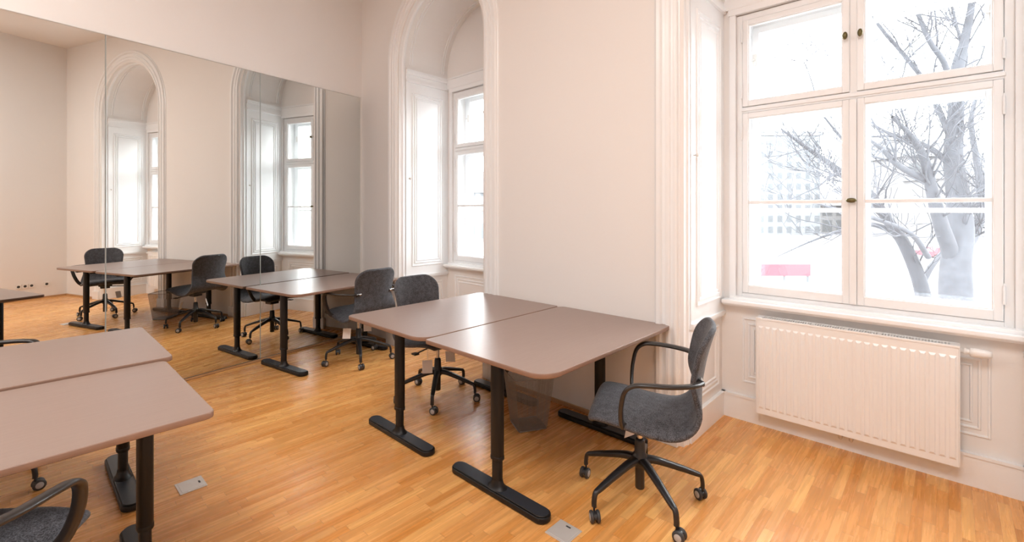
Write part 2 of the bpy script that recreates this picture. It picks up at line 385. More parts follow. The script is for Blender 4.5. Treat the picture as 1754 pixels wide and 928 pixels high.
# niche linings: shutter boxes, panel mouldings, imposts
def rectbars(b, org, U, V, Nn, u0, u1, v0, v1, w, d):
    def q(u, v, n_): return org+U*u+V*v+Nn*n_
    prof = [(0, 0), (w*.3, d), (w*.7, d), (w, 0)]
    cor = lambda i: [q(u0+i, v0+i, 0), q(u1-i, v0+i, 0), q(u1-i, v1-i, 0), q(u0+i, v1-i, 0)]
    vs = []
    for off, hh in prof: vs += [p+Nn*hh for p in cor(off)]
    fs = [(r*4+k, r*4+(k+1) % 4, (r+1)*4+(k+1) % 4, (r+1)*4+k) for r in range(3) for k in range(4)]
    b.add(vs, fs)
def nested(b, org, U, V, Nn, u0, u1, v0, v1, offs=(0, .028, .05), w=.014, d=.007):
    for f in offs: rectbars(b, org, U, V, Nn, u0+f, u1-f, v0+f, v1-f, w, d)
for ni, nc in enumerate(NICHES):
    b = MB()
    for X, sgn in ((nc['l'], 1), (nc['r'], -1)):
        org = Vector((X+sgn*.012, 0, 0)); U = Vector((0, 1, 0)); V = Vector((0, 0, 1)); Nn = Vector((sgn, 0, 0))
        a, c = sorted((X-sgn*.01, X+sgn*.012))
        b.box(a, c, YW+.08, YB, .70, 2.72)          # shutter box
        b.box(a, c-.000 if sgn < 0 else c, YW+.085, YB, .12, .70) if False else None
        nested(b, org, U, V, Nn, YW+.15, YB-.07, .80, 2.62, (0, .03, .055), .016, .009)
        org2 = Vector((X, 0, 0))
        nested(b, org2, U, V, Nn, YW+.15, YB-.07, .22, .62, (0, .03, .055), .014, .008)
        # ledge line under shutter, impost mouldings
        for z0, z1, d in ((.675, .69, .018), (.69, .71, .026), (2.72, 2.745, .03), (2.745, 2.80, .016), (2.80, 2.83, .028), (2.83, 2.85, .036)):
            a, c = sorted((X-sgn*.005, X+sgn*d)); b.box(a, c, YW+.078, YB, z0, z1)
    # ribs on the vault
    cx = (nc['l']+nc['r'])/2; R0 = (nc['r']-nc['l'])/2
    for y0, y1, dd in ((YW+.125, YW+.137, .008), (YW+.15, YW+.162, .008), (YB-.085, YB-.073, .008), (YB-.06, YB-.048, .008)):
        nA = 48; vs = []
        for k in range(nA+1):
            aa = PI*k/nA
            for R, y in ((R0+.001, y0), (R0-dd, y0+.003), (R0-dd, y1-.003), (R0+.001, y1)): vs.append((cx-R*math.cos(aa), y, ZSP+R*math.sin(aa)))
        b.add(vs, [(k*4+i, k*4+i+1, (k+1)*4+i+1, (k+1)*4+i) for k in range(nA) for i in range(3)])
    # band over the window
    b.box(nc['l']+.001, nc['r']-.001, YB-.022, YB+.002, 2.735, 2.835)
    b.box(nc['l']+.001, nc['r']-.001, YB-.034, YB+.002, 2.835, 2.852)
    b.box(nc['wl']-.045, nc['wr']+.045, YB-.018, YB+.002, 2.695, 2.735)
    for xe, sg in ((nc['wl'], -1), (nc['wr'], 1)):
        a, c = sorted((xe, xe+sg*.04)); b.box(a, c, YB-.014, YB+.002, WZ0, 2.695, bev=.003)
    struct(b.build('trim_%d' % (3+ni), M['trim']), 'white panelled shutter boxes and mouldings lining the niche')
    # shutter knobs are small
    k = MB()
    for X, sgn in ((nc['l'], 1), (nc['r'], -1)):
        T = Matrix.Translation((X+sgn*.012, YW+.115, 1.72)) @ Matrix.Rotation(sgn*PI/2, 4, 'Y')
        k.lathe([(.004, 0), (.004, .012), (.010, .016), (.012, .022), (.009, .028), (.001, .030)], 16, T=T)
    kn = k.build('knob', M['plate'], bpy.data.objects['trim_%d' % (3+ni)])
    # parapet with moulded panel + baseboard
    p = MB()
    nested(p, Vector((0, YB, 0)), Vector((1, 0, 0)), Vector((0, 0, 1)), Vector((0, -1, 0)), nc['l']+.13, nc['r']-.13, .25, .68, (0, .035, .065), .014, .007)
    struct(p.build('trim_%d' % (5+ni), M['trim']), 'moulded frame on the parapet below the window sill')
    q = MB()
    q.box(nc['l']+.001, nc['r']-.001, YB-.02, YB+.002, 0, .15); q.box(nc['l']+.001, nc['r']-.001, YB-.026, YB+.002, .15, .165)
    for X, sgn in ((nc['l'], 1), (nc['r'], -1)):
        a, c = sorted((X-sgn*.004, X+sgn*.018)); q.box(a, c, YW+.07, YB-.001, 0, .15)
        a, c = sorted((X-sgn*.004, X+sgn*.024)); q.box(a, c, YW+.07, YB-.001, .15, .165)
    struct(q.build('baseboard_%s' % ('niche_left', 'niche_right')[ni], M['trim']), 'tall white baseboard of the niche')

# thin wooden skirting strips on plain walls
b = MB()
for x0, x1 in ((CNR.x+.02, NICHES[0]['l']-.19), (NICHES[0]['r']+.19, NICHES[1]['l']-.19), (NICHES[1]['r']+.19, XR)):
    b.box(x0, x1, YW-.014, YW, 0, .028, bev=.003)
struct(b.build('baseboard_back', M['woodstrip']), 'thin wooden skirting strip along the window wall')
b = MB(); b.box(XR-.014, XR, YREAR, YW-.014, 0, .028); struct(b.build('baseboard_right', M['woodstrip']), 'thin wooden skirting strip along the right wall')

# ------------------------------------------------------------------ windows
def frame_rect(b, x0, x1, z0, z1, y0, y1, wl, wr, wb, wt, bev=.004):
    b.box(x0, x0+wl, y0, y1, z0, z1, bev=bev); b.box(x1-wr, x1, y0, y1, z0, z1, bev=bev)
    b.box(x0+wl-.001, x1-wr+.001, y0+.0005, y1-.0005, z0, z0+wb, bev=bev); b.box(x0+wl-.001, x1-wr+.001, y0+.0005, y1-.0005, z1-wt, z1, bev=bev)
def window(idx, nc):
    x0, x1 = nc['wl'], nc['wr']; cx = (x0+x1)/2
    root = bpy.data.objects.new('window_%d' % idx, None); COL.objects.link(root); root.location = (cx, YB, 0)
    struct(root, ['tall white double-sash window in the far left niche', 'large white double-sash window above the radiator'][idx-1])
    loc = Vector((cx, YB, 0))
    def bld(mb, nm, mat, par):
        mb.v = [tuple(Vector(v)-loc) for v in mb.v]; return mb.build(nm, mat, par)
    hw = (x1-x0)/2
    ZT = 2.055  # transom
    f = MB()
    frame_rect(f, x0, x1, WZ0-.01, WZ1, YB+.012, YB+.075, .036, .036, .05, .04)
    f.box(cx-.018, cx+.018, YB+.016, YB+.075, WZ0+.03, WZ1-.03, bev=.004)
    f.box(x0+.03, x1-.03, YB+.014, YB+.075, ZT-.02, ZT+.02, bev=.005)
    f.box(x0+.03, x1-.03, YB+.006, YB+.02, ZT-.008, ZT+.012, bev=.003)
    bld(f, 'window_frame', M['sash'], root)
    for sx in (-1, 1):
        for (z0, z1, low) in ((WZ0+.042, ZT-.022, 1), (ZT+.022, WZ1-.042, 0)):
            a, c = (x0+.038, cx-.0175) if sx < 0 else (cx+.0175, x1-.038)
            s = MB(); wo = .036; wi = .034
            wl, wr = (wo, wi) if sx < 0 else (wi, wo)
            frame_rect(s, a, c, z0, z1, YB+.004, YB+.052, wl, wr, .052 if low else .036, .034, .005)
            frame_rect(s, a+wl-.006, c-wr+.006, z0+(.046 if low else .03), z1-.028, YB+.012, YB+.040, .012, .012, .012, .012, .003)
            so = bld(s, 'sash', M['sash'], root)
            g = MB(); g.box(a+wl-.004, c-wr+.004, YB+.025, YB+.029, z0+(.048 if low else .032), z1-.03)
            if low: 
                m_ = MB(); m_.box(a+wl-.002, c-wr+.002, YB+.012, YB+.044, 1.430, 1.452, bev=.004); bld(m_, 'muntin', M['sash'], so)
            bld(g, 'pane', M['glass'], so)
            # hinges
            hx = a-.001 if sx < 0 else c+.001
            h = MB()
            for zz in ((z0+.13, z1-.13) if low else (z0+.1, z1-.1)):
                h.tube([(hx, YB-.003, zz-.045), (hx, YB-.003, zz+.045)], .006, 8); h.tube([(hx, YB-.003, zz+.045), (hx, YB-.003, zz+.058)], [.004, .002], 8)
            bld(h, 'hinge', M['sash'], so)
            if not low:
                kx = (c-.018) if sx < 0 else (a+.018)
                k = MB(); T = Matrix.Translation((kx, YB+.004, 2.40)) @ Matrix.Rotation(PI/2, 4, 'X')
                k.lathe([(.006, 0), (.006, .018), (.011, .021), (.013, .027), (.010, .033), (.001, .034)], 16, T=T @ Matrix.Scale(1.75, 4, Vector((0, 1, 0))))
                ko = bld(k, 'handle', M['brass'], so); ko['label'] = 'small dark brass knob'
    # covering strip with oval handle
    st = MB(); st.box(cx-.017, cx+.017, YB-.008, YB+.008, WZ0+.045, ZT-.025, bev=.006); sto = bld(st, 'cover_strip', M['sash'], root)
    k = MB(); T = Matrix.Translation((cx-.004, YB-.008, 1.445)) @ Matrix.Rotation(PI/2, 4, 'X') @ Matrix.Scale(1.9, 4, Vector((1, 0, 0)))
    k.lathe([(.006, 0), (.006, .02), (.011, .022), (.014, .028), (.011, .034), (.001, .036)], 18, T=T)
    ko = bld(k, 'handle', M['brass'], sto); ko['label'] = 'oval dark brass window handle'
    # outer window
    yo = YB+.185; f = MB()
    frame_rect(f, x0+.0, x1, WZ0-.01, WZ1, yo, yo+.06, .05, .05, .055, .045)
    f.box(cx-.03, cx+.03, yo, yo+.06, WZ0+.03, WZ1-.03, bev=.004); f.box(x0+.03, x1-.03, yo, yo+.06, ZT-.03, ZT+.03, bev=.004)
    bld(f, 'outer_frame', M['sash'], root)
    for sx in (-1, 1):
        for (z0, z1, low) in ((WZ0+.047, ZT-.032, 1), (ZT+.032, WZ1-.047, 0)):
            a, c = (x0+.052, cx-.031) if sx < 0 else (cx+.031, x1-.052)
            s = MB(); frame_rect(s, a, c, z0, z1, yo-.01, yo+.035, .042, .03, .05, .04)  if sx < 0 else frame_rect(s, a, c, z0, z1, yo-.01, yo+.035, .03, .042, .05, .04)
            if low: s.box(a+.02, c-.02, yo-.004, yo+.03, 1.375, 1.401, bev=.003)
            so = bld(s, 'outer_sash', M['sash'], root)
            g = MB(); g.box(a+.02, c-.02, yo+.010, yo+.014, z0+.03, z1-.03); bld(g, 'pane', M['glass'], so)
            if not low:
                lx = a+.014 if sx < 0 else c-.014
                h = MB(); h.box(lx-.012, lx+.012, yo-.014, yo-.009, z1-.26, z1-.18, bev=.002); h.box(lx-.028, lx+.004, yo-.026, yo-.018, z1-.225, z1-.215, bev=.002); h.box(lx-.004, lx+.004, yo-.024, yo-.012, z1-.226, z1-.214)
                bld(h, 'latch', M['plate'], so)
    return root
window(1, NICHES[0]); window(2, NICHES[1])
for i, nc in enumerate(NICHES):
    b = MB()
    b.box(nc['l']+.02, nc['r']-.02, YB-.080, YB+.012, WZ0-.030, WZ0-.004, bev=.006)
    b.box(nc['wl']-.03, nc['wr']+.03, YB-.045, YB+.012, WZ0-.006, WZ0+.016, bev=.005)
    b.box(nc['l']+.02, nc['r']-.02, YB-.060, YB+.0, WZ0-.044, WZ0-.029, bev=.004)
    b.box(nc['wl']+.001, nc['wr']-.001, YB+.0, YB+.31, WZ0-.030, WZ0-.011)
    o = b.build('window_sill', M['trim']); o.parent = bpy.data.objects['window_%d' % (i+1)]
    o.matrix_parent_inverse = Matrix.Translation(-Vector(((nc['wl']+nc['wr'])/2, YB, 0)))

# ------------------------------------------------------------------ radiator
def radiator():
    X0, X1, Z0, Z1, Yf, Yb = -.888, .042, .112, .715, YB-.118, YB-.028
    t = thing('radiator', 'white ribbed panel radiator on the parapet under the large window', 'radiator', ((X0+X1)/2, (Yf+Yb)/2, Z0))
    L0 = t.location.copy()
    def bld(mb, nm, mat, par=t): mb.v = [tuple(Vector(v)-L0) for v in mb.v]; return mb.build(nm, mat, par)
    b = MB()
    b.box(X0+.004, X1-.004, Yf+.006, Yf+.02, Z0, Z1-.012, bev=.003)
    n = 24; p = (X1-X0-.02)/n
    for k in range(n):
        xa = X0+.012+p*k+.0045; xb = xa+p-.009
        z0, z1 = Z0+.035, Z1-.05
        c = .0035; e = .012
        vs = [(xa, Yf+.0065, z0), (xb, Yf+.0065, z0), (xb, Yf+.0065, z1), (xa, Yf+.0065, z1), (xa+c*2, Yf, z0+e), (xb-c*2, Yf, z0+e), (xb-c*2, Yf, z1-e), (xa+c*2, Yf, z1-e)]
        b.add(vs, [(4, 5, 6, 7), (0, 1, 5, 4), (1, 2, 6, 5), (2, 3, 7, 6), (3, 0, 4, 7)])
    bld(b, 'front_panel', M['radiator'])
    b = MB(); b.box(X0+.004, X1-.004, Yb-.016, Yb-.004, Z0, Z1-.012, bev=.003); 
    for k in range(36):
        xa = X0+.03+k*(X1-X0-.06)/36; b.box(xa, xa+.003, Yf+.022, Yb-.018, Z0+.05, Z1-.06)
    b.box(X0+.01, X1-.01, Yf+.021, Yf+.045, Z0+.01, Z0+.035); b.box(X0+.01, X1-.01, Yf+.021, Yf+.045, Z1-.06, Z1-.035)
    bld(b, 'convector', M['radiator'])
    for xs_ in (X0, X1-.004):
        b = MB(); b.box(xs_, xs_+.004, Yf+.004, Yb, Z0+.006, Z1-.004, bev=.0015); bld(b, 'side_cover', M['radiator'])
    b = MB()
    b.box(X0, X1, Yf+.003, Yf+.013, Z1-.012, Z1, bev=.002); b.box(X0, X1, Yb-.014, Yb-.002, Z1-.012, Z1, bev=.002)
    k = 0; xa = X0+.03
    while xa < X1-.03:
        b.box(xa, xa+.006, Yf+.012, Yb-.012, Z1-.008, Z1-.002); xa += .0125
    b.box(X0, X0+.035, Yf+.012, Yb-.012, Z1-.010, Z1-.001); b.box(X1-.035, X1, Yf+.012, Yb-.012, Z1-.010, Z1-.001)
    for u in (.33, .5, .66):
        q = X0+(X1-X0)*u; b.box(q-.008, q+.008, Yf+.012, Yb-.012, Z1-.009, Z1-.001)
    bld(b, 'top_grille', M['radiator'])
    # thermostat valve
    b = MB(); T = Matrix.Translation((X1+.0, (Yf+Yb)/2+.005, Z1-.03)) @ Matrix.Rotation(PI/2, 4, 'Y')
    b.lathe([(.010, -.01), (.010, .012), (.017, .013), (.017, .022), (.0125, .024), (.0125, .034), (.021, .036), (.023, .05), (.022, .075), (.019, .10), (.015, .112), (.003, .114)], 24, T=T)
    bld(b, 'thermostat', M['socket'])
    b = MB(); b.tube([((X0+X1)/2+q, (Yf+Yb)/2, Z0+z) for q, z in ((-.03, .01), (-.03, -.02), (-.03, -.03))], .009, 10); b.tube([((X0+X1)/2+.02, (Yf+Yb)/2, Z0+z) for z in (.01, -.03)], .009, 10)
    b.tube([((X0+X1)/2-.03, (Yf+Yb)/2, Z0-.03), ((X0+X1)/2-.03, YB+.01, Z0-.03)], .009, 10); b.tube([((X0+X1)/2+.02, (Yf+Yb)/2, Z0-.03), ((X0+X1)/2+.02, YB+.01, Z0-.03)], .009, 10)
    bld(b, 'pipe', M['plate'])
    for xx in (X0+.15, X1-.15):
        b = MB(); b.box(xx-.015, xx+.015, Yb-.006, YB+.002, Z0+.1, Z1-.1); bld(b, 'wall_bracket', M['radiator'])
radiator()

# ------------------------------------------------------------------ desks
DZ = .704
def rounded(w, l, rad, n=10):
    FL, FR, BR, BL = rad
    pts = []
    for cx, cy, r, a0 in ((w/2, -l/2, FR, -PI/2), (w/2, l/2, BR, 0), (-w/2, l/2, BL, PI/2), (-w/2, -l/2, FL, PI)):
        sx = 1 if cx > 0 else -1; sy = 1 if cy > 0 else -1
        for k in range(n+1):
            a = a0+PI/2*k/n; pts.append((cx-sx*r+r*math.cos(a), cy-sy*r+r*math.sin(a)))
    return pts
def desk(label, cx, cy, rz, rad, w=.80, l=1.20, ztop=DZ, yl=.135):
    t = thing('desk', label, 'desk', (cx, cy, 0), rz, 'brown desks on black T-legs')
    b = MB(); b.prism(rounded(w, l, rad), ztop-.022, ztop, bev=.003, mi_top=0, mi_side=1); b.build('tabletop', [M['top'], M['topedge']], t)
    b = MB()
    for sx in (-.14, .14): b.box(sx-.02, sx+.02, -l/2+.10, l/2-.10, ztop-.058, ztop-.0225, bev=.003)
    for sy in (-1, 1): b.box(-.27, .27, sy*(l/2-yl)-.045, sy*(l/2-yl)+.045, ztop-.040, ztop-.023, bev=.004)
    b.build('underframe', M['black'], t)
    for sy in (-1, 1):
        y = sy*(l/2-yl)
        b = MB()
        # oval telescopic column
        def oval(rx, ry, n=28, ex=2.6): return [(math.copysign(abs(math.cos(2*PI*k/n))**(2/ex), math.cos(2*PI*k/n))*rx, y+math.copysign(abs(math.sin(2*PI*k/n))**(2/ex), math.sin(2*PI*k/n))*ry) for k in range(n)]
        b.prism(oval(.034, .026), .175, ztop-.038, bev=.002); b.prism(oval(.0275, .020), .05, .18, bev=.001)
        b.prism(oval(.0355, .0275), .172, .190, bev=.002)
        lg = b.build('leg', M['black'], t)
        # foot
        fl, fw = .322, .043
        pts = [(fl-fw+fw*math.cos(a), y+fw*math.sin(a)) for a in [(-PI/2+PI*k/14) for k in range(15)]]+[(-fl+fw+fw*math.cos(a), y+fw*math.sin(a)) for a in [(PI/2+PI*k/14) for k in range(15)]]
        f = MB(); f.prism(pts, .004, .030, bev=.003)
        pts2 = [(p[0]*.985, y+(p[1]-y)*.86) for p in pts]; f.prism(pts2, .029, .036, bev=.003, mi_top=1, mi_side=0)
        # flared collar
        rings = [(.060, .040, .034), (.050, .034, .040), (.036, .027, .052), (.030, .0225, .075)]
        n = 28; vs = []
        for rx, ry, z in rings:
            vs += [(rx*math.cos(2*PI*k/n), y+ry*math.sin(2*PI*k/n), z) for k in range(n)]
        f.add(vs, [(i*n+k, i*n+(k+1) % n, (i+1)*n+(k+1) % n, (i+1)*n+k) for i in range(3) for k in range(n)], 0, True)
        for sx in (-1, 1): f.lathe([(.014, 0), (.014, .006)], 12, T=Matrix.Translation((sx*.28, y, 0)))
        f.build('foot', [M['black'], M['blackfoot']], lg)
    return t
desk('brown desk of the centre pair nearest the radiator, its front right corner broadly rounded', -1.613, 2.072, 0, (.02, .10, .045, .05), w=.825, l=1.19)
desk('brown desk of the centre pair nearest the mirror, armless chair tucked at its side', -2.448, 2.062, 0, (.045, .10, .025, .03), w=.825, l=1.19)
ux = Vector((MN.x, MN.y)); uy = Vector((-MD.x, -MD.y))
p = CNR+MD*(.155+.5725)+MN*(.012+.385)
desk('brown desk pushed against the mirror, farthest from the viewer, in front of its reflection', p.x, p.y, math.atan2(MN.y, MN.x), (.02, .085, .04, .02), w=.765, l=1.145)
desk('brown desk in the left foreground, nearest the viewer, with a chair arm against it', -2.245, -.130, PI, (.03, .03, .03, .075), w=.80, l=1.20, ztop=DZ-.010)
desk('brown desk behind the left foreground desk, on the mirror side', -3.055, -.098, PI, (.03, .03, .04, .045), w=.81, l=1.20)

# ------------------------------------------------------------------ chairs
def shell_parts():
    prof = [(.185, .436), (.200, .444), (.204, .458), (.180, .474), (.10, .473), (.0, .460), (-.10, .451), (-.182, .450), (-.234, .470), (-.257, .510), (-.264, .56), (-.268, .61), (-.276, .66), (-.289, .73), (-.307, .80), (-.326, .862)]
    hw = [.205, .208, .212, .220, .228, .232, .234, .232, .224, .210, .196, .186, .182, .188, .196, .202]
    P = spline([(x, w, z) for (x, z), w in zip(prof, hw)], 6)
    A = np.array([[p.x, p.y, p.z] for p in P]); C = A[:, [0, 2]]; Wd = A[:, 1]
    s = np.concatenate([[0], np.cumsum(np.linalg.norm(np.diff(C, axis=0), axis=1))]); L = s[-1]
    r0, r1 = .075, .105; tt = np.linspace(0, PI/2, 14)
    ss = np.concatenate([r0*(1-np.cos(tt)), np.linspace(r0, L-r1, 46)[1:-1], L-r1*(1-np.cos(tt[::-1]))])
    dW = np.concatenate([-r0*(1-np.sin(tt)), np.zeros(44), -r1*(1-np.sin(tt[::-1]))])
    nu = len(ss); Wv = np.interp(ss, s, Wd)+dW
    nv = 27; V = np.sin(np.linspace(-1, 1, nv)*PI/2*.92)/math.sin(PI/2*.92)
    def surf(q, y):
        q_ = min(max(q, 0), L); w0 = np.interp(q_, s, Wd); av = abs(y)/w0
        sw = min(1, max(0, (.56-q_)/.20)); sw = sw*sw*(3-2*sw); bw = min(1, max(0, (q_-.52)/.16)); bw = bw*bw*(3-2*bw)
        front = .45+.60*min(1, q_/.30)
        return np.array([np.interp(q_, s, C[:, 0])+bw*.042*av**2.2, y, np.interp(q_, s, C[:, 1])-sw*front*.036*av**3+.010*front*sw*(av**2)*(1-av)])
    G = np.zeros((nu, nv, 3)); Nn = np.zeros((nu, nv, 3))
    for i in range(nu):
        for j in range(nv):
            y = Wv[i]*V[j]; G[i, j] = surf(ss[i], y); e = .004
            n_ = np.cross(surf(min(ss[i]+e, L), y)-surf(max(ss[i]-e, 0), y), surf(ss[i], y+e)-surf(ss[i], y-e)); Nn[i, j] = n_/np.linalg.norm(n_)
    if Nn[nu//3, nv//2, 2] < 0: Nn = -Nn
    th = .024
    top = G+Nn*th/2; bot = G-Nn*th/2
    iu = int(np.searchsorted(ss, .50))
    loop = [(i, nv-1) for i in range(nu)]+[(nu-1, j) for j in range(nv-2, -1, -1)]+[(i, 0) for i in range(nu-2, -1, -1)]+[(0, j) for j in range(1, nv-1)]
    rim = {}; m_ = len(loop); cen = G.reshape(-1, 3).mean(axis=0)
    for k, (i, j) in enumerate(loop):
        a_, c_ = loop[k-2], loop[(k+2) % m_]; t_ = G[c_]-G[a_]; o_ = np.cross(t_, Nn[i, j]); o_ /= np.linalg.norm(o_)
        rim[(i, j)] = o_
    if rim[(nu//4, nv-1)][1] < 0: rim = {k: -v for k, v in rim.items()}
    def part(i0, i1):
        b = MB(); m = i1-i0+1; o = m*nv
        vs = [tuple(top[i, j]) for i in range(i0, i1+1) for j in range(nv)]+[tuple(bot[i, j]) for i in range(i0, i1+1) for j in range(nv)]
        fs = [(i*nv+j, i*nv+j+1, (i+1)*nv+j+1, (i+1)*nv+j) for i in range(m-1) for j in range(nv-1)]
        fs += [(o+i*nv+j, o+(i+1)*nv+j, o+(i+1)*nv+j+1, o+i*nv+j+1) for i in range(m-1) for j in range(nv-1)]
        idx = {}
        for (i, j), d in rim.items():
            if i0 <= i <= i1:
                for lv, (nd, od) in enumerate(((.32, .36), (0, .5), (-.32, .36))):
                    idx[(i, j, lv)] = len(vs); vs.append(tuple(G[i, j]+Nn[i, j]*th*nd+d*th*od))
        for k in range(m_):
            p, q = loop[k], loop[(k+1) % m_]
            if (p[0], p[1], 0) in idx and (q[0], q[1], 0) in idx:
                if (p[0] == q[0]) and p[0] not in (0, nu-1): continue
                tp, tq = (p[0]-i0)*nv+p[1], (q[0]-i0)*nv+q[1]
                cp = [tp]+[idx[(p[0], p[1], l)] for l in range(3)]+[tp+o]; cq = [tq]+[idx[(q[0], q[1], l)] for l in range(3)]+[tq+o]
                for l in range(4): fs.append((cp[l], cq[l], cq[l+1], cp[l+1]))
        b.add(vs, fs, 0, True); return b
    return part(0, iu), part(iu, nu-1)

ARM = spline([(-.257, .160, .655), (-.262, .205, .657), (-.225, .262, .660), (-.14, .306, .662), (-.045, .324, .663), (.005, .324, .655), (.040, .316, .622), (.057, .296, .55), (.060, .262, .475), (.052, .222, .436), (.03, .16, .425)], 6)
def make_chair(label, cx, cy, head, star, arms=True, tags=2):
    t = thing('office_chair', label, 'office chair', (cx, cy, 0), math.radians(head), 'grey fabric swivel chairs')
    sp, bp = shell_parts()
    sp.build('seat', M['fabric'], t); bp.build('backrest', M['fabric'], t)
    # mechanism
    b = MB(); b.box(-.085, .095, -.07, .07, .395, .432, bev=.010); b.box(-.05, .05, -.05, .05, .362, .40, bev=.010); b.box(.02, .12, -.16, .16, .420, .434, bev=.003)
    b.build('mechanism', M['plastic'], t)
    b = MB(); b.tube(spline([(.0, -.05, .385), (.01, -.14, .378), (.02, -.20, .372)], 4), .005, 8); b.box(.0, .045, -.235, -.195, .366, .378, bev=.004)
    b.build('lever', M['plastic'], t)
    b = MB(); b.lathe([(.0125, .20), (.0125, .37)], 20); b.build('gas_lift', M['chrome'], t)
    b = MB(); b.lathe([(.020, .052), (.022, .056), (.022, .15), (.024, .16), (.034, .168), (.037, .20), (.033, .215), (.026, .225), (.024, .275), (.020, .29), (.0135, .292)], 28)
    b.build('hub', M['plastic'], t)
    R = .296
    for k in range(5):
        a = math.radians(star-head+72*k); d = Vector((math.cos(a), math.sin(a), 0)); s_ = Vector((-d.y, d.x, 0))
        path = spline([d*.022+Vector((0, 0, .192)), d*.08+Vector((0, 0, .186)), d*.18+Vector((0, 0, .157)), d*(R-.035)+Vector((0, 0, .130)), d*(R-.008)+Vector((0, 0, .118)), d*R+Vector((0, 0, .085)), d*R+Vector((0, 0, .062))], 5)
        m = len(path); secs = []
        for i in range(m):
            u = i/(m-1); secs.append((.046-.022*min(1, u*1.5), .036-.018*min(1, u*1.5)))
        b = MB(); b.ribbon(path, secs, lambda i, tt, s_=s_: s_, ex=2.8); lg = b.build('leg', M['plastic'], t)
        # caster
        sw = a+random.uniform(-1.4, 1.4)+PI/2
        T = Matrix.Translation(d*R) @ Matrix.Rotation(sw, 4, 'Z')
        b = MB(); b.lathe([(.0045, .045), (.0045, .075)], 10, T=T)
        hp = [(.022*math.cos(q)+.013, .022*math.sin(q)+.026) for q in [PI*.0+PI*kk/10 for kk in range(11)]]
        vs = [T @ Vector((x, yy, z)) for yy in (-.007, .007) for x, z in hp]; n_ = len(hp)
        b.add(vs, [tuple(range(n_-1, -1, -1)), tuple(range(n_, 2*n_))]+[(i, (i+1) % n_, (i+1) % n_+n_, i+n_) for i in range(n_)])
        cs = b.build('caster', M['plastic'], lg)
        for yy in (-1, 1):
            w = MB(); Tw = T @ Matrix.Translation((.013, yy*.0145, .0262)) @ Matrix.Rotation(PI/2, 4, 'X')
            w.lathe([(.016, -.0075), (.024, -.0065), (.0262, -.003), (.0262, .003), (.024, .0065), (.016, .0075)], 24, mi=0, T=Tw)
            w.lathe([(.001, -.0082), (.015, -.0082), (.016, -.0074)], 20, mi=1, T=Tw); w.lathe([(.016, .0074), (.015, .0082), (.001, .0082)], 20, mi=1, T=Tw)
            w.build('wheel', [M['tyre'], M['hubgrey']], cs)
    if arms:
        for sy in (1, -1):
            path = [Vector((p.x, p.y*sy, p.z)) for p in ARM]; m = len(path)
            secs = []
            for i in range(m):
                u = i/(m-1); secs.append((.036 if .08 < u < .9 else .028, .019))
            def sd(i, tt, sy=sy):
                u = i/(m-1)
                o_ = Vector((0, sy, .25)) if u > .25 else Vector((.3+u*0, sy, 0)).lerp(Vector((0, sy, .25)), u*4)
                # width runs across the arm: perpendicular to path, roughly horizontal
                h_ = tt.cross(Vector((0, 0, 1)))
                if abs(tt.z) > .5: h_ = Vector((0, -sy, -.3)).cross(tt)
                a1 = Vector((tt.y, -tt.x, 0)) if abs(tt.z) < .99 else Vector((0, 1, 0))
                return Vector((.15, sy, .1)) if u < .85 else Vector((1, .2*sy, 0))*(u-.85)/.15+Vector((.15, sy, .1))*(1-(u-.85)/.15)
            b = MB(); b.ribbon(path, secs, sd, ex=2.6); b.build('armrest', M['armrest'], t)
        for sy in (1, -1):
            b = MB(); b.tube([(-.262, sy*.150, .655), (-.264, sy*.196, .657)], .011, 10); b.build('arm_bracket', M['chrome'], t)
    if tags:
        for (x, y, rz_, tl) in ((.03, -.115, .9, -.25), (.01, .105, .7, .25))[:int(tags)]:
            b = MB(); T = Matrix.Translation((x, y, .385)) @ Matrix.Rotation(rz_, 4, 'Z') @ Matrix.Rotation(tl, 4, 'X')
            b.box(-.036, .036, -.0006, .0006, -.165, -.075, T=T); b.tube([T @ Vector((0, 0, .012)), T @ Vector((0, 0, -.08))], .001, 6)
            q = b.build('paper_tag', M['paper'], t); q['label'] = 'white paper tag hanging under the seat'
    return t
make_chair('grey fabric chair with black arms at right end of the centre desks, nearest the radiator', -1.085, 2.055, 204, -104, tags=1)
make_chair('armless grey fabric swivel chair tucked under the left side of the centre desk pair', -2.775, 2.145, 0, -45, arms=False)
make_chair('grey fabric chair with black arms, back to the viewer, facing the desk at the mirror', -4.01, 2.178, 185, -25)
make_chair('grey chair with black arms behind the left foreground desks, only back and arm showing', -3.482, -.173, 43, 52, tags=False)
make_chair('grey chair with curved black arm cut off at the bottom left corner', -1.932, -.143, 138, 10, tags=False)

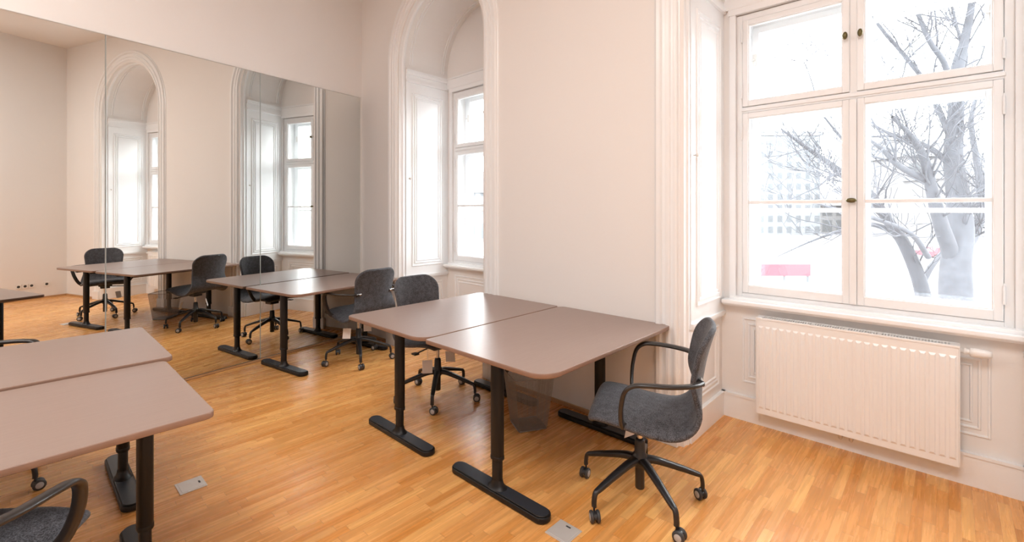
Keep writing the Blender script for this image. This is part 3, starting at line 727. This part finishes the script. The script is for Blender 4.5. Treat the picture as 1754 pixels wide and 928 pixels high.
# ------------------------------------------------------------------ wire waste bin
def wire_bin():
    cxy = (-1.985, 2.265)
    t = thing('waste_bin', 'square tapered wire mesh waste bin under the centre desks', 'waste bin', (cxy[0], cxy[1], 0), math.radians(-28.5))
    zb, zt, hb, ht = .004, .335, .092, .128
    b = MB(); th = .0010
    def side(k):
        T = Matrix.Rotation(k*PI/2, 4, 'Z'); n = 30
        def pt(u, v): h = hb+(ht-hb)*v; return T @ Vector((-h+2*h*u, -h, zb+(zt-zb)*v))
        def bar(a, c):
            d = (c-a).normalized(); n1 = d.cross(T @ Vector((0, 1, 0))).normalized()*th/2; n2 = d.cross(n1).normalized()*th/2
            vs = [a+n1+n2, a-n1+n2, a-n1-n2, a+n1-n2, c+n1+n2, c-n1+n2, c-n1-n2, c+n1-n2]
            b.add(vs, [(0, 1, 5, 4), (1, 2, 6, 5), (2, 3, 7, 6), (3, 0, 4, 7)])
        for i in range(n+1): bar(pt(i/n, 0), pt(i/n, 1))
        m = 48
        for j in range(m+1): bar(pt(0, j/m), pt(1, j/m))
    for k in range(4): side(k)
    b.build('mesh_side', M['wire'], t, fix=False)
    b = MB()
    def loop(h, z, r):
        c = .02; pts = [(-h+c, -h), (h-c, -h), (h, -h+c), (h, h-c), (h-c, h), (-h+c, h), (-h, h-c), (-h, -h+c), (-h+c, -h)]
        b.tube([(x, y, z) for x, y in pts], r, 8)
    loop(ht+.002, zt, .0035); b.build('rim', M['wire'], t)
    b = MB(); b.box(-hb, hb, -hb, hb, .001, .006, bev=.002); loop(hb+.001, .006, .003); b.build('bottom', M['wire'], t)
wire_bin()

# ------------------------------------------------------------------ floor boxes and sockets
def floor_box(label, x, y, rz, w, l):
    t = thing('floor_socket', label, 'floor socket', (x, y, 0), rz, 'flush metal floor boxes')
    b = MB(); b.box(-w/2, w/2, -l/2, l/2, .0002, .004, bev=.0015); b.build('frame', M['plate'], t)
    b = MB(); b.box(-w/2+.010, w/2-.010, -l/2+.010, l/2-.010, .0035, .0052, bev=.0008); o = b.build('lid', M['plate'], t)
    b = MB(); b.box(-.012, .012, l/2-.026, l/2-.018, .0051, .0058); b.build('slot', M['dark'], o)
floor_box('flush metal floor socket between the left foreground desk and the centre desks', -2.786, .60, math.radians(0), .125, .115)
floor_box('flush metal floor socket at the foot of the centre desk, bottom edge', -1.21, 1.612, 0, .115, .115)
for i, y in enumerate((2.09, 2.165, 2.24, 2.42)):
    t = thing('wall_socket', ['white wall socket in the mirror, leftmost of four on the right wall', 'white wall socket in the mirror, second of four from the left', 'white wall socket in the mirror, third of four from the left', 'single white wall socket in the mirror, apart from the row of three'][i], 'wall socket', (XR, y, .22), 0, 'sockets on the right wall')
    b = MB(); b.box(-.009, -.0005, -.034, .034, -.034, .034, bev=.002); b.build('plate', M['socket'], t)
    b = MB(); b.lathe([(.019, -.0094), (.019, -.0088)], 20, T=Matrix.Rotation(PI/2, 4, 'Y')); b.build('insert', M['dark'], t)

# ------------------------------------------------------------------ outside
F_, HX, HY, HC = 796.0, 877.0, 360.8, 1.386
YAW = math.radians(43.2124)
RT = Vector((math.cos(YAW), math.sin(YAW), 0)); FW = Vector((-math.sin(YAW), math.cos(YAW), 0))
def at(x, y, D): return RT*((x-HX)/F_*D)+FW*D+Vector((0, 0, HC-(y-HY)*D/F_))
GZ = -3.6
b = MB(); b.box(-260, 200, 6, 320, GZ-.3, GZ); g = struct(b.build('ground', M['snow']), 'pale ground outside')
b = MB(); p = at(1500, 500, 24); b.box(-90, 60, 20.5, 27.5, GZ+.0, GZ+.03); tag(b.build('street', M['road']), 'pale street crossing behind the trees outside', 'street')

def tree(label, limbs, seed, ntw=5, dens=1.0):
    rnd = random.Random(seed)
    b = MB()
    def twig(p, d, L, r, depth):
        n = max(3, int(L/.18)); pts = [p]; q = p.copy(); dd = d.normalized()
        for i in range(n):
            dd = (dd+Vector((rnd.uniform(-.2, .2), rnd.uniform(-.2, .2), rnd.uniform(-.12, .2)))).normalized(); q = q+dd*L/n; pts.append(q.copy())
        b.tube(pts, [max(.0065, r*(1-.6*i/n)) for i in range(n+1)], 5 if r < .02 else 7, cap=False)
        if depth > 0:
            for k in range(rnd.randint(3, ntw)):
                i = rnd.randint(1, n-1); s_ = Vector((rnd.uniform(-1, 1), rnd.uniform(-1, 1), rnd.uniform(-.4, .8)))
                twig(pts[i], dd*.7+s_, L*rnd.uniform(.4, .65), r*.5, depth-1)
    for pts, r0, r1 in limbs:
        P = spline(pts, 5); m = len(P)
        b.tube(P, [r0+(r1-r0)*i/(m-1) for i in range(m)], 12, cap=False)
        k = int(m*dens*.36)
        for q in range(k):
            i = rnd.randint(m//4, m-2); tdir = (P[i+1]-P[i]).normalized(); s_ = Vector((rnd.uniform(-1, 1), rnd.uniform(-1, 1), rnd.uniform(-.5, .8)))
            rr = r0+(r1-r0)*i/(m-1)
            twig(P[i], tdir*.7+s_*.9, rnd.uniform(1.0, 2.4), min(.022, rr*.4), 2)
    o = b.build('bare_tree', M['bark'], fix=False)
    me = o.data; base = Vector(limbs[0][0][0]); 
    for v in me.vertices: v.co -= base
    o.location = base
    tag(o, label, 'tree', 'bare trees outside the window'); return o
D1 = 10.5
tree('large bare tree with a thick forked trunk behind the right lower window pane', [
    ([at(1642, 740, D1), at(1640, 600, D1), at(1637, 500, D1), at(1638, 445, D1), at(1645, 395, D1+.1), at(1640, 330, D1+.3), at(1633, 270, D1+.3), at(1637, 200, D1+.2), at(1640, 120, D1), at(1652, 70, D1), at(1665, 0, D1-.3), at(1668, -90, D1-.5)], .36, .03),
    ([at(1638, 500, D1), at(1630, 440, D1), at(1612, 385, D1-.3), at(1597, 330, D1-.6), at(1584, 275, D1-.8), at(1562, 235, D1-1), at(1528, 200, D1-1.2)], .19, .03),
    ([at(1590, 310, D1-.6), at(1541, 285, D1-1), at(1510, 255, D1-1.2), at(1470, 225, D1-1.4)], .075, .02),
    ([at(1632, 285, D1+.3), at(1600, 258, D1+.5), at(1573, 244, D1+.8), at(1528, 233, D1+1), at(1450, 238, D1+1.3)], .075, .02),
    ([at(1640, 490, D1), at(1648, 435, D1+.1), at(1668, 400, D1+.4), at(1682, 350, D1+.8), at(1674, 280, D1+1), at(1664, 200, D1+1.2), at(1690, 120, D1+1.4)], .15, .03),
    ([at(1637, 220, D1+.2), at(1622, 120, D1-.2), at(1592, 70, D1-.5), at(1568, 10, D1-.7), at(1550, -60, D1-1)], .07, .028),
    ([at(1634, 250, D1+.2), at(1590, 150, D1+.6), at(1545, 90, D1+.9), at(1497, 30, D1+1.2), at(1480, -40, D1+1.4)], .065, .028),
    ([at(1640, 150, D1), at(1655, 95, D1+.3), at(1640, 50, D1+.6), at(1628, 0, D1+.8)], .05, .025),
    ([at(1590, 440, D1-.3), at(1560, 400, D1-.8), at(1500, 375, D1-1.2), at(1440, 360, D1-1.5), at(1390, 345, D1-1.7)], .06, .012),
], 3)
D2 = 12.5
tree('leaning bare tree with a thinner trunk, left of the thick forked trunk outside', [
    ([at(1600, 680, D2), at(1588, 560, D2), at(1577, 488, D2), at(1550, 420, D2-.2), at(1519, 375, D2-.4), at(1490, 334, D2-.6), at(1436, 291, D2-.9), at(1385, 255, D2-1), at(1338, 221, D2-1.2)], .22, .025),
    ([at(1577, 488, D2), at(1600, 450, D2+.2), at(1640, 410, D2+.5), at(1690, 380, D2+.8)], .09, .02),
    ([at(1535, 398, D2-.3), at(1490, 384, D2), at(1440, 395, D2+.3), at(1385, 415, D2+.5), at(1330, 440, D2+.7)], .075, .012),
    ([at(1519, 375, D2-.4), at(1480, 345, D2-.9), at(1436, 300, D2-1.3), at(1400, 320, D2-1.5), at(1345, 345, D2-1.7)], .05, .01),
    ([at(1500, 345, D2-.6), at(1450, 250, D2-1), at(1405, 190, D2-1.2), at(1392, 145, D2-1.3), at(1380, 110, D2-1.4)], .04, .008),
], 11, dens=.8)

# hedge, barrier, lamp, houses
b = MB(); p0 = at(1470, 480, 17); rr = random.Random(5)
for k in range(34):
    x = -6+k*.62; bmx = x; b.lathe([(.05, 0), (.5, .15), (.55, .5), (.42, .85), (.1, 1.0)], 9, T=Matrix.Translation((x+rr.uniform(-.1, .1), 18.3+rr.uniform(-.15, .15), GZ)) @ Matrix.Scale(rr.uniform(.8, 1.15), 4))
o = b.build('hedge', M['hedge']); tag(o, 'low clipped winter hedge along the street outside', 'hedge', kind='stuff')
def outside_box(name, label, cat, mat, px0, px1, py0, py1, D, depth, parts=None):
    a = at(px0, py1, D); c = at(px1, py0, D); ang = math.atan2(RT.y, RT.x)
    t = thing(name, label, cat, (a.x, a.y, a.z), ang); w = (c-a).dot(RT); h = c.z-a.z
    return t, w, h, a
t, w, h, a = outside_box('barrier', 'long red barrier panel outside, seen low in the left window pane', 'barrier', None, 1300, 1389, 452, 473, 26, .3)
b = MB(); b.box(0, w, 0, .12, 0, h, bev=.02); b.build('panel', M['redpaint'], t)
for u in (.05, .5, .95):
    b = MB(); b.box(w*u-.05, w*u+.05, .03, .09, GZ-a.z, .05); b.build('post', M['road'], t)
t, w, h, a = outside_box('parked_car', 'small red car far outside, between the forked branches', 'car', None, 1598, 1622, 424, 439, 34, 1)
b = MB(); pts = [(0, .0), (w, .0), (w, h*.5), (w*.93, h*.62), (w*.80, h*.66), (w*.68, h), (w*.28, h), (w*.14, h*.66), (0, h*.55)]
n = len(pts); vs = [(x, 0, z) for x, z in pts]+[(x, 1.5, z) for x, z in pts]
b.add(vs, [tuple(range(n)), tuple(range(2*n-1, n-1, -1))]+[(i, (i+1) % n, (i+1) % n+n, i+n) for i in range(n)]); b.build('body', M['redpaint'], t)
for u in (.2, .8):
    b = MB(); b.lathe([(h*.22, -.02), (h*.22, .2)], 16, T=Matrix.Translation((w*u, .02, 0)) @ Matrix.Rotation(-PI/2, 4, 'X')); b.build('wheel', M['tyre'], t)
b = MB(); b.box(0, w, .1, 1.4, GZ-a.z, -h*.2); b.build('raised_kerb', M['snow'], t)

def house(name, label, px0, px1, py, D, mat, roof=None, depth=14, ang=0):
    a = at(px0, py, D); c = at(px1, py, D); w = (c-a).dot(RT); hh = a.z-GZ
    t = thing(name, label, 'building', (a.x, a.y, GZ), math.atan2(RT.y, RT.x)+ang)
    b = MB(); b.box(0, w, 0, depth, 0, hh); b.build('facade', mat, t)
    if roof:
        b = MB(); n = 4
        vs = [(-.6, -.6, hh), (w+.6, -.6, hh), (w+.6, depth+.6, hh), (-.6, depth+.6, hh), (w*.15, depth/2, hh+roof), (w*.85, depth/2, hh+roof)]
        b.add(vs, [(0, 1, 5, 4), (1, 2, 5), (2, 3, 4, 5), (3, 0, 4), (3, 2, 1, 0)]); b.build('roof', M['roof'], t)
    else:
        b = MB(); b.box(-.3, w+.3, -.3, depth, hh, hh+.8); b.build('parapet', M['house'], t)
    return t
house('office_tower', 'pale office tower with a window grid, behind branches in the left pane', 1296, 1405, 232, 95, M['tower'])
house('apartment_building', 'pale building with overhanging slate roof, high in the right window pane', 1552, 1668, 268, 80, M['house'], 4)
house('apartment_building', 'low pale building at far left of the street, behind the barrier', 1405, 1500, 352, 100, M['house'], 3)
house('apartment_building', 'pale low row of houses in the middle distance, right window pane', 1485, 1580, 330, 110, M['house'], 4)
house('apartment_building', 'pale building at the right edge of the window, behind the thick trunk', 1695, 1900, 300, 66, M['house'], 4)
house('apartment_building', 'pale long building opposite the far left niche window', 500, 1290, 330, 75, M['house'], 4)

# ------------------------------------------------------------------ lights and world
w = bpy.data.worlds.new('World'); scene.world = w; w.use_nodes = True; nt = w.node_tree
bg = nt.nodes['Background']
SKY = 8.5
tc = N(nt, 'ShaderNodeTexCoord'); nz = N(nt, 'ShaderNodeTexNoise'); nz.inputs['Scale'].default_value = 2.0; nz.inputs['Detail'].default_value = 4
mx = N(nt, 'ShaderNodeMix', data_type='RGBA'); mx.inputs[6].default_value = (.93, .97, 1.0, 1); mx.inputs[7].default_value = (1, 1, 1, 1)
nt.links.new(tc.outputs['Generated'], nz.inputs['Vector']); nt.links.new(nz.outputs['Fac'], mx.inputs[0]); nt.links.new(mx.outputs[2], bg.inputs['Color'])
bg.inputs['Strength'].default_value = SKY
# daylight portals in the two window openings (guide sampling only)
for nc in NICHES:
    l = bpy.data.lights.new('sky_portal', 'AREA'); l.shape = 'RECTANGLE'; l.size = nc['wr']-nc['wl']; l.size_y = WZ1-WZ0; l.cycles.is_portal = True
    o = bpy.data.objects.new('sky_portal', l); COL.objects.link(o); o.location = ((nc['wl']+nc['wr'])/2, 3.66, (WZ0+WZ1)/2); o.rotation_euler = (-PI/2, 0, 0)
# added unseen fill lights that brighten the room (above and behind the viewer)
def ceiling_fill(x, y, power, sx=1.4, sy=1.4, z=3.6):
    l = bpy.data.lights.new('fill_light', 'AREA'); l.shape = 'RECTANGLE'; l.size = sx; l.size_y = sy; l.energy = power; l.color = (1, .98, .96)
    o = bpy.data.objects.new('ceiling_fill_light', l); COL.objects.link(o); o.location = (x, y, z)
for x, y, pw in ((-.1, -.4, 52), (-3.1, -1.2, 34)):
    ceiling_fill(x, y, pw, 1.3, 1.3, 3.95)

# ------------------------------------------------------------------ camera
cam = bpy.data.cameras.new('camera'); co = bpy.data.objects.new('camera', cam); COL.objects.link(co)
co.location = (0, 0, HC); co.rotation_euler = (PI/2, 0, YAW)
cam.sensor_width = 36; cam.sensor_fit = 'HORIZONTAL'; cam.lens = F_/1754*36; cam.shift_y = -(464-HY)/1754
cam.clip_start = .02; cam.clip_end = 600
scene.camera = co
scene.view_settings.view_transform = 'Standard'; scene.view_settings.look = 'None'; scene.view_settings.exposure = 0.97; scene.view_settings.gamma = 1
scene.view_settings.use_curve_mapping = False
c = scene.cycles; c.use_denoising = True; c.max_bounces = 10; c.diffuse_bounces = 6; c.glossy_bounces = 5; c.transparent_max_bounces = 24; c.caustics_reflective = False; c.caustics_refractive = False; c.sample_clamp_indirect = 8
